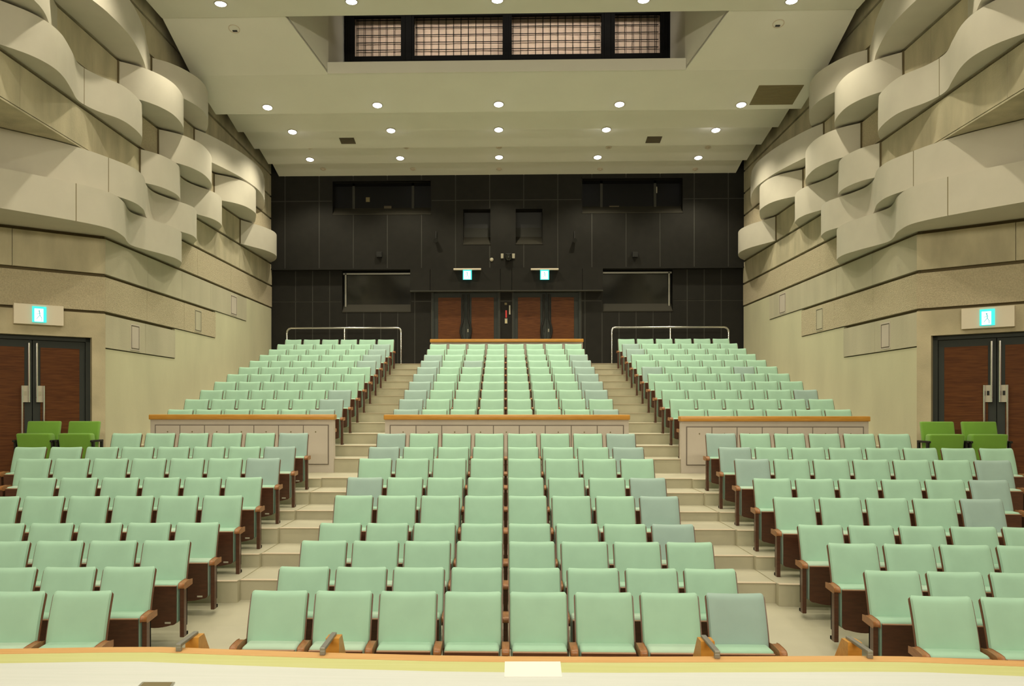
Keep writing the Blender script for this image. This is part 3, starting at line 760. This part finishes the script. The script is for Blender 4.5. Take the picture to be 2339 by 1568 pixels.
m = MB(); m.lathe(V(X, ZB - .2, h + .05), (0, 0, -1), [(.0, -.12), (.1, -.1), (.11, 0), (.1, .06), (.06, .1), (0, .115)], 16); L.part(m, 'dome', 'glass_dark', smooth=True)
m = MB(); m.hbox(X - .05, X + .05, ZB - .36, ZB - .3, h - .12, h - .02); L.part(m, 'lens_cover', 'dark_joint')
wall_box('switch_box', 'small pale box left of the dome camera', 'switch', 1144, 580, 1150, 591, 'switch_white', dep=.08)
wall_box('switch_box', 'small pale box right of the dome camera', 'switch', 1170, 580, 1176, 591, 'switch_white', dep=.08)
X, h = bk(1123, 593.5)
t = thing('wall_disc', 'small round pale disc beside the dome camera', 'detector', V(X, ZB, h)); m = MB(); m.lathe((0, 0, 0), (0, -1, 0), [(.055, 0), (.055, .02), (.04, .03), (0, .03)], 16); m.obj('cover', 'switch_white', t, smooth=True)
m = MB(); m.lathe((0, 0, 0), (0, -1, 0), [(.02, .03), (.015, .04), (0, .04)], 10); m.obj('centre', 'disc', t, smooth=True)
t, L, r = wall_box('alarm_strip', 'slim red box on the pillar between the back doors', 'sign', 1154.5, 709.5, 1158, 726.5, 'red', Z=ZL, dep=.06)
t, L, r = wall_box('door_notice', 'small cream notice under the red box between back doors', 'notice', 1153, 728, 1159, 739.5, 'switch_white', Z=ZL, dep=.03)
m = MB(); a, b, h0, h1 = r; m.hbox(a + .04, b - .04, ZL - .035, ZL - .03, h0 + .03, h1 - .1); L.part(m, 'print', 'cream_label')
wall_box('wall_plate', 'narrow pale strip beside the red box between back doors', 'plate', 1162.5, 698, 1166, 719, 'switch_white', Z=ZL, dep=.04)
wall_box('switch_plate', 'tiny brown plate above the red box between back doors', 'switch', 1152.5, 692, 1158, 697, 'vent', Z=ZL, dep=.03)

# ------------------------------------------------------------------ railings
def railing(s):
    fz = 45.95; F0 = FB
    if s < 0: xa, xb, xm = 655.5, 916, 787
    else: xa, xb, xm = 1664, 1397.5, 1531
    A, hA = atZ(xa, 750, fz); B, _ = atZ(xb, 750, fz); M_, _ = atZ(xm, 750, fz)
    ht = 4.38; r = .045
    t = thing('handrail', 'chrome handrail behind the last row of seats, %s block' % ('left' if s < 0 else 'right'), 'railing', V((A + B) / 2, fz, -FB))
    L = Loc(t)
    sg = 1 if A < B else -1
    pts = [V(A, fz, ht - .3), V(A + sg * .03, fz, ht - .14), V(A + sg * .12, fz, ht - .04), V(A + sg * .25, fz, ht), V(B - sg * .2, fz, ht), V(B - sg * .08, fz, ht - .03), V(B - sg * .01, fz, ht - .12), V(B, fz, ht - .25)]
    m = MB(); m.tube(pts, r * P * 1.25, 10); L.part(m, 'top_rail', 'chrome', smooth=True)
    for X, top in ((A, ht - .25), (M_, ht), (B, ht - .2)):
        m = MB(); m.tube([V(X, fz, -FB), V(X, fz, top)], r * P, 10); p = L.part(m, 'post', 'chrome', smooth=True)
        m = MB(); m.lathe(V(X, fz, -FB), (0, 0, 1), [(.05, 0), (.05, .008), (.02, .01)], 12); L.part(m, 'floor_flange', 'chrome', p, smooth=True)
for s in (-1, 1): railing(s)

# ------------------------------------------------------------------ parapets with oak caps
def parapet(xa, xb, Z, ht, hb, npan, lab, ytop=None, cap_over=.04, thick=.28, first=None):
    A, B = xa, xb
    t = thing('parapet', lab, 'parapet', V((A + B) / 2, Z, hb)); L = Loc(t)
    capH = .17
    m = MB(); m.hbox(A, B, Z, Z + thick, hb, ht - capH); L.part(m, 'body', 'parapet')
    m = MB(); m.hbox(A - cap_over, B + cap_over, Z - .07, Z + thick + .07, ht - capH, ht); L.part(m, 'cap_rail', 'wood_oak', bevel=.015, smooth=True)
    if npan:
        mg = .18; x0, x1 = A + mg, B - mg; h1 = ht - capH - .19; h0 = hb + .28; wd = (x1 - x0) / npan
        m = MB(); m.hbox(x0 - .02, x1 + .02, Z - .012, Z, h0 - .02, h1 + .02); L.part(m, 'panel_groove', 'groove')
        for k in range(npan):
            a, b = x0 + wd * k + .014, x0 + wd * (k + 1) - .014
            m = MB(); m.hbox(a, b, Z - .028, Z - .006, h0 + .01, h1 - .01); p = L.part(m, 'panel', 'parapet')
            m = MB(); m.lathe(V((a + b) / 2, Z - .028, h1 - .22), (0, -1, 0), [(.012, 0), (.012, .004), (0, .005)], 8); L.part(m, 'screw_cap', 'vent', p)
PZ = 27.72
parapet(atZ(343.5, 953, PZ)[0], atZ(762, 953, PZ)[0], PZ, atZ(600, 947.5, PZ)[1], -F10, 7, 'left pale parapet with oak cap in front of the upper seats')
parapet(atZ(879.5, 953, PZ)[0], atZ(1436, 953, PZ)[0], PZ, atZ(1155, 948, PZ)[1], -F10, 9, 'middle pale parapet with oak cap in front of the upper seats')
parapet(atZ(1556, 957, PZ)[0], atZ(1984, 957, PZ)[0], PZ, atZ(1750, 951.5, PZ)[1], -F10, 7, 'right pale parapet with oak cap in front of the upper seats')
parapet(atZ(984, 780, 43.75)[0], atZ(1331, 780, 43.75)[0], 43.75, atZ(1155, 775, 43.75)[1], -FU[9], 0, 'pale parapet with oak cap behind the last middle seats')

# ------------------------------------------------------------------ stage
ed = [(-500, 1486), (0, 1483), (250, 1479), (370, 1478.5), (520, 1484), (760, 1492), (1000, 1498), (1155, 1500), (1400, 1501), (1700, 1500), (1950, 1499), (2060, 1500), (2339, 1511), (2800, 1525)]
edge = [ath(x, y, HS) for x, y in ed]
def off(k): return [(x, z - k) for x, z in edge]
def stage_piece(name, p0, p1, mt, h1=HS, par=None, h0=None):
    m = MB(); poly = p0 + p1[::-1]; m.hprism(poly, h0 if h0 is not None else -6.2, h1)
    return m.obj(name, mt, par, **({} if par is not None else dict(kind='structure')))
st = stage_piece('floor_stage', off(.60), [(-9, -14), (9, -14)] if False else [(edge[0][0], -14), (edge[-1][0], -14)], 'stage_floor')
stage_piece('edge_board', off(0), off(.22), 'wood_stage_edge', HS, st)
# yellow border boards, one piece per bend of the edge
cuts = [0, 3, 7, 11, len(edge) - 1]
for a, b in zip(cuts, cuts[1:]):
    p0 = off(.225)[a:b + 1]; p1 = off(.595)[a:b + 1]
    stage_piece('border_board', p0, p1, 'wood_stage', HS - .002, st)
# sheet and floor hatch
q = [ath(1153, 1513.5, HS), ath(1280, 1513.5, HS), ath(1284, 1548, HS), ath(1152, 1548, HS)]
m = MB(); m.hprism(q, HS + .001, HS + .008); o = m.obj('paper_sheet', 'paper'); o['label'] = 'white rectangular sheet lying flat at the stage edge'; o['category'] = 'sheet'
q = [ath(325, 1561, HS), ath(400, 1561, HS), ath(385, 1585, HS), ath(300, 1585, HS)]
m = MB(); m.hprism(q, HS + .001, HS + .012)
cen = V(sum(a for a, b in q) / 4, sum(b for a, b in q) / 4, HS)
t = thing('floor_socket', 'grey metal floor socket cover on the stage, cut by picture bottom', 'floor socket', cen); L = Loc(t); L.part(m, 'cover', 'steel')
qi = [(cen.x / P + (a - cen.x / P) * .85, cen.y / P + (b - cen.y / P) * .85) for a, b in q]
m = MB(); m.hprism(qi, HS + .012, HS + .016); L.part(m, 'lid', 'vent')
# stage stairs hooked on the edge
def stage_stairs(xs, lab):
    Xs = [atZ(x, 1470, 10.55)[0] for x in xs]
    t = thing('stage_stairs', lab, 'stairs', V(sum(Xs) / 2, 10.9, -4.53)); L = Loc(t)
    for X in Xs:
        m = MB(); w = .085
        prof = [(10.42, HS + .06), (10.62, HS + .06), (11.75, -4.40), (11.75, -4.53), (11.2, -4.53), (10.42, -3.6)]
        n = len(prof)
        vs_ = [V(X - w, a, b) for a, b in prof] + [V(X + w, a, b) for a, b in prof]
        m.add(vs_, [tuple(range(n)), tuple(range(2 * n - 1, n - 1, -1))] + [(i, (i + 1) % n, n + (i + 1) % n, n + i) for i in range(n)])
        sg = L.part(m, 'stringer', 'wood_oak')
        zE = min(edge, key=lambda e: abs(e[0] - X * .93))[1]
        m = MB(); m.hbox(X - .045, X + .02, zE - .12, 10.6, HS + .055, HS + .095); m.hbox(X - .045, X + .02, zE - .12, zE - .07, HS + .0, HS + .06)
        L.part(m, 'hook_bar', 'hook_steel', bevel=.004)
    for k in range(3):
        m = MB(); z = 10.7 + .3 * k; h = -3.38 - .37 * k
        m.hbox(min(Xs) + .08, max(Xs) - .08, z, z + .33, h - .06, h); L.part(m, 'tread', 'wood_oak')
stage_stairs((447, 764), 'wooden stage stairs with steel hooks at the left of the stage edge')
stage_stairs((1611, 1943), 'wooden stage stairs with steel hooks at the right of the stage edge')
# stage house behind the viewer
m = MB(); m.hbox(-17.5, 17.5, -14.4, -14, -6.2, 18); m.obj('wall_stage_back', 'stage_wall', kind='structure')
for s, n in ((-1, 'wall_stage_left'), (1, 'wall_stage_right')):
    m = MB(); m.hbox(*sorted((s * 17.2, s * 17.6)), -14, 7.1, -6.2, 18); m.obj(n, 'stage_wall', kind='structure')

# ------------------------------------------------------------------ seats
HSEAT = 1.65 * P
def back_prof(v):              # v 0..1 from crease to top -> (y, z)
    y = -.150 + .150 * v - .020 * math.sin(math.pi * v) * .6
    z = .45 + (HSEAT - .45) * v
    return y, z
def halfw(v, W):
    r = .06
    if v > 1 - r: q = (v - (1 - r)) / r; return W - .018 * (1 - math.sqrt(max(0, 1 - q * q)))
    return W
def shell_mesh():
    m = MB(); nu, nv = 6, 12; W = .236
    vv = [k / (nv - 3) * .93 for k in range(nv - 2)] + [.97, 1.0]
    g_ = []
    for side in (0, 1):
        for v in vv:
            y, z = back_prof(v)
            for i in range(nu + 1):
                u = -1 + 2 * i / nu
                m.v.append((u * halfw(v, W), y + .012 * (1 - u * u) + (.012 if side else 0), z - .012 * v + .006 * u * u * v))
    n1 = nu + 1; N = n1 * len(vv)
    f = []
    for j in range(len(vv) - 1):
        for i in range(nu):
            a = j * n1 + i; f.append((a, a + 1, a + n1 + 1, a + n1)); b = N + a; f.append((b, b + n1, b + n1 + 1, b + 1))
    ring = [i for i in range(n1)] + [j * n1 + nu for j in range(1, len(vv))] + [(len(vv) - 1) * n1 + i for i in range(nu - 1, -1, -1)] + [j * n1 for j in range(len(vv) - 2, 0, -1)]
    for a, b in zip(ring, ring[1:] + ring[:1]): f.append((a, b, N + b, N + a))
    m.f = f; m.m = [0] * len(f)
    return m.mesh('back_shell', 'wood_shell', smooth=True)
def cushion_mesh():
    m = MB(); nu, nv = 12, 14; W = .2265
    vv = [.02 + k / (nv - 4) * .88 for k in range(nv - 3)] + [.945, .975, .993, 1.0]
    n1 = nu + 1
    us = [-1, -.96, -.86, -.7, -.45, -.2, 0, .2, .45, .7, .86, .96, 1]
    for v in vv:
        y, z = back_prof(v)
        for u in us:
            t = .046 * (1 - abs(u) ** 10) ** .5 * (1 - max(0, (v - .86) / .14) ** 4) ** .5 - (.016 if v == 1.0 else 0)
            if v < .1: t *= .6 + 4 * v
            m.v.append((u * halfw(v, W), y + .012 * (1 - u * u) - .002 - t, z + .008 * u * u * v + (.0)))
    f = []
    for j in range(len(vv) - 1):
        for i in range(nu): a = j * n1 + i; f.append((a, a + n1, a + n1 + 1, a + 1))
    m.f = f; m.m = [0] * len(f)
    return m.mesh('back_cushion', 'mint', smooth=True)
def seat_cushion_mesh():
    m = MB(); W = .212
    # folded cushion: block behind the plywood panel with a soft rounded top
    m.box(-W, W, -.345, -.125, .12, .508)
    me = m.mesh('seat_cushion', 'mint', smooth=True, bevel=.03, seg=3)
    return me
def seat_panel_mesh():
    W = .207; top = .480; bot = .09
    prof = [(-W, top), (W, top)]
    for k in range(0, 9):
        a = k / 8 * math.pi / 2; prof.append((W - .05 * (1 - math.cos(a)), bot + .055 - .03 * math.sin(a)))
    for k in range(1, 8): u = 1 - 2 * k / 8; prof.append((u * (W - .05), bot + .025 - .025 * (1 - u * u)))
    for k in range(8, -1, -1):
        a = k / 8 * math.pi / 2; prof.append((-W + .05 * (1 - math.cos(a)), bot + .055 - .03 * math.sin(a)))
    m = MB(); n = len(prof)
    vs_ = [(x, -.362, z) for x, z in prof] + [(x, -.346, z) for x, z in prof]
    m.add(vs_, [tuple(range(n)), tuple(range(2 * n - 1, n - 1, -1))] + [(i, (i + 1) % n, n + (i + 1) % n, n + i) for i in range(n)])
    return m.mesh('seat_panel', 'wood_seat')
def edge_mesh():
    m = MB(); m.box(-.206, .206, -.364, -.340, .4805, .490); return m.mesh('panel_edge', 'wood_edge', bevel=.003)
def plate_mesh():
    m = MB(); m.box(.10, .155, -.3645, -.362, .13, .147); return m.mesh('number_plate', 'plate_steel')
def arm_mesh():
    m = MB(); w = .029
    prof = [(-.14, .468), (-.14, .508), (-.20, .516), (-.31, .514), (-.365, .509), (-.380, .497), (-.384, .48), (-.378, .464), (-.34, .462)]
    n = len(prof); vs_ = [(-w, a, b) for a, b in prof] + [(w, a, b) for a, b in prof]
    m.add(vs_, [tuple(range(n)), tuple(range(2 * n - 1, n - 1, -1))] + [(i, (i + 1) % n, n + (i + 1) % n, n + i) for i in range(n)])
    return m.mesh('armrest', 'wood_arm', smooth=True, bevel=.007, seg=2)
def leg_mesh():
    m = MB(); m.box(-.020, .020, -.365, -.285, .0, .47)
    return m.mesh('leg', 'wood_seat', bevel=.004, seg=1)
def sideplate_mesh():
    m = MB(); m.box(-.010, .010, -.30, -.235, .09, .47); m.box(-.018, .018, -.33, -.235, 0, .03)
    return m.mesh('side_plate', 'matte_black')
ME = dict(back_shell=shell_mesh(), back_cushion=cushion_mesh(), seat_cushion=seat_cushion_mesh(), seat_panel=seat_panel_mesh(), panel_edge=edge_mesh(), number_plate=plate_mesh(), armrest=arm_mesh(), leg=leg_mesh(), side_plate=sideplate_mesh())
H2 = P / 2
ORDW = ['first', 'second', 'third', 'fourth', 'fifth', 'sixth', 'seventh', 'eighth', 'ninth', 'tenth', 'eleventh']
def setmat(o, mt):
    o.material_slots[0].link = 'OBJECT'; o.material_slots[0].material = MAT[mt]
def seat(pos, rz, lab, group, back='mint', cush='mint', left=True, right=False, detail=True):
    t = thing('theatre_seat', lab, 'seat', pos, rz, group)
    put('back_shell', ME['back_shell'], t)
    c = put('back_cushion', ME['back_cushion'], t); 
    if back != 'mint': setmat(c, back); c['label'] = 'grey-blue back cushion'
    u = put('seat_panel', ME['seat_panel'], t)
    c = put('seat_cushion', ME['seat_cushion'], t)
    if cush != 'mint': setmat(c, cush)
    put('panel_edge', ME['panel_edge'], u)
    if detail: put('number_plate', ME['number_plate'], u)
    for fl_, x in ((left, -H2), (right, H2)):
        if fl_:
            put('armrest', ME['armrest'], t, (x, 0, 0)); l = put('leg', ME['leg'], t, (x, 0, 0)); put('side_plate', ME['side_plate'], l)
    return t
stuff = []
def word(b): return 'grey-blue' if b != 'mint' else 'mint green'
BLUE_C = {(0, 7), (3, 7), (4, 7), (5, 0), (5, 7), (7, 0), (7, 7), (8, 0), (8, 7)}
PALE_CUSH = {(0, 0), (0, 1), (0, 6)}
for k in range(9):
    for i in range(8):
        b = 'greyblue' if (k, i) in BLUE_C else 'mint'
        cu_ = 'paleblue' if (k, i) in PALE_CUSH or random.random() < .25 and k else 'mint'
        seat(V(i - 3.5, ZR[k], -FR[k]), 0, '%s theatre seat, %s from left, %s row from the stage, lower middle block' % (word(b), ORDW[i], ORDW[k]), 'seats of the lower middle block', b, cu_, True, i == 7)
NL = [2, 3, 4, 5, 6, 6, 7, 8, 6]; NR = [2, 3, 4, 5, 5, 6, 7, 8, 6]
BLUE_S = {(-1, 8, 0), (-1, 7, 0), (-1, 6, 0), (1, 8, 0), (1, 7, 0), (1, 6, 0), (1, 6, 6), (1, 5, 5), (1, 4, 4)}
for s in (-1, 1):
    for k in range(9):
        n = (NL if s < 0 else NR)[k]
        z0 = ZR[k] - .26
        for i in range(n):
            X = s * (6.0 + (i + .45) * math.cos(PHI)); Z = z0 - (i + .45) * math.sin(PHI)
            b = 'greyblue' if (s, k, i) in BLUE_S else 'mint'
            cu_ = 'paleblue' if random.random() < .3 else 'mint'
            near = 'left' if s < 0 else 'right'
            f = FR[k] - .02
            if k < 4: f = FR[k] - .04
            seat(V(X, Z, -f), s * -PHI, '%s theatre seat, %s from aisle, %s row from the stage, lower %s block' % (word(b), ORDW[i], ORDW[k], near), 'seats of the lower %s block' % near,
                 b, cu_, left=(s > 0 or i == n - 1), right=(s < 0 or i == n - 1))
BLUE_UC = {(0, 0), (0, 7), (1, 0), (2, 0), (2, 7), (3, 0), (3, 7), (4, 0), (4, 7), (5, 0), (5, 7), (6, 0), (6, 2), (6, 7), (7, 0), (7, 7)}
BLUE_UL = {(0, 0), (1, 0), (2, 0), (6, 0), (7, 0), (8, 0), (9, 0)}
BLUE_UR = {(5, 0), (5, 4), (8, 0), (9, 0), (2, 5)}
for k in range(11):
    far = k >= 7
    if k < 10:
        for i in range(8):
            b = 'greyblue' if (k, i) in BLUE_UC else 'mint'
            pos = V(i - 3.5, ZU[k], -FU[k])
            if far: stuff.append((pos, 0, b, True, i == 7)); continue
            seat(pos, 0, '%s theatre seat, %s from left, %s row behind the middle parapet' % (word(b), ORDW[i], ORDW[k]), 'seats of the upper middle block', b, 'mint', True, i == 7, False)
    for s in (-1, 1):
        for i in range(6):
            ph = math.radians(1.0)
            X = s * (6.0 + (i + .45) * math.cos(ph)); Z = ZU[k] - .08 - (i + .45) * math.sin(ph)
            b = 'greyblue' if (k, i) in (BLUE_UL if s < 0 else BLUE_UR) else 'mint'
            pos = V(X, Z, -FU[k]); near = 'left' if s < 0 else 'right'
            if far: stuff.append((pos, -s * ph, b, s > 0 or i == 5, s < 0 or i == 5)); continue
            seat(pos, -s * ph, '%s theatre seat, %s from aisle, %s row behind the %s parapet' % (word(b), ORDW[i], ORDW[k], near), 'seats of the upper %s block' % near, b, 'mint', s > 0 or i == 5, s < 0 or i == 5, False)
# the four farthest rows: beyond the first three hundred seats, joined
bm = bmesh.new(); mats = ['mint', 'greyblue', 'wood_arm', 'wood_seat', 'wood_edge', 'matte_black', 'wood_shell']
for pos, rz, b, lf, rt in stuff:
    M0 = Matrix.Translation(pos) @ Matrix.Rotation(rz, 4, 'Z')
    lst = [('back_shell', 6, 0), ('back_cushion', 1 if b != 'mint' else 0, 0), ('seat_cushion', 0, 0), ('seat_panel', 3, 0), ('panel_edge', 4, 0)]
    for fl_, x in ((lf, -H2), (rt, H2)):
        if fl_: lst += [('armrest', 2, x), ('leg', 3, x), ('side_plate', 5, x)]
    for nme, mi, x in lst:
        n0 = len(bm.verts); nf = len(bm.faces)
        bm.from_mesh(ME[nme]); bm.verts.ensure_lookup_table(); bm.faces.ensure_lookup_table()
        T = M0 @ Matrix.Translation((x, 0, 0))
        for v in bm.verts[n0:]: v.co = T @ v.co
        for f in bm.faces[nf:]: f.material_index = mi
me = bpy.data.meshes.new('rear_seats'); bm.to_mesh(me); bm.free()
for mm_ in mats: me.materials.append(MAT[mm_])
put('rear_seats', me, None, kind='stuff', label='mint green theatre seats filling the last four rows before the dark wall', category='seats')

# green seats by the side doors
def green_seat(xl, xr, Z, lab):
    X0 = atZ(xl, 1000, Z)[0]; X1 = atZ(xr, 1000, Z)[0]; W = (X1 - X0) * P / 2
    pos = V((X0 + X1) / 2, Z, -F10)
    t = thing('green_seat', lab, 'seat', pos, 0, 'green seats beside the side doors')
    top = (F10 - .455) * P
    m = MB(); m.box(-W, W, -.02, .06, .42, top)
    for j, v in enumerate(m.v):
        if v[2] < .5: m.v[j] = (v[0], v[1] - .1, v[2])
    m.obj('backrest', 'green_seat', t, smooth=True, bevel=.022, seg=3)
    m = MB(); m.box(-W - .012, W + .005, -.34, -.17, .30, .715)
    for j, v in enumerate(m.v):
        if v[2] < .5: m.v[j] = (v[0], v[1] + .08, v[2])
    m.obj('seat_cushion', 'green_seat', t, smooth=True, bevel=.03, seg=3)
    for s in (-1, 1):
        m = MB(); m.box(s * (W + .035) - .022, s * (W + .035) + .022, -.36, .02, .575, .61); a = m.obj('armrest', 'black_metal', t, smooth=True, bevel=.012)
        m = MB(); m.box(s * (W + .035) - .016, s * (W + .035) + .016, -.32, -.26, 0, .58); m.box(s * (W + .035) - .016, s * (W + .035) + .016, -.04, .02, 0, .58); m.obj('leg', 'black_metal', t, bevel=.004, seg=1)
green_seat(64, 138, 26.0, 'green folding seat by the left door, nearer the picture edge')
green_seat(158, 228, 26.0, 'green folding seat by the left door, next to the wall corner')
green_seat(2103, 2178, 26.0, 'green folding seat by the right door, next to the wall corner')
green_seat(2197, 2275, 26.0, 'green folding seat by the right door, nearer the picture edge')
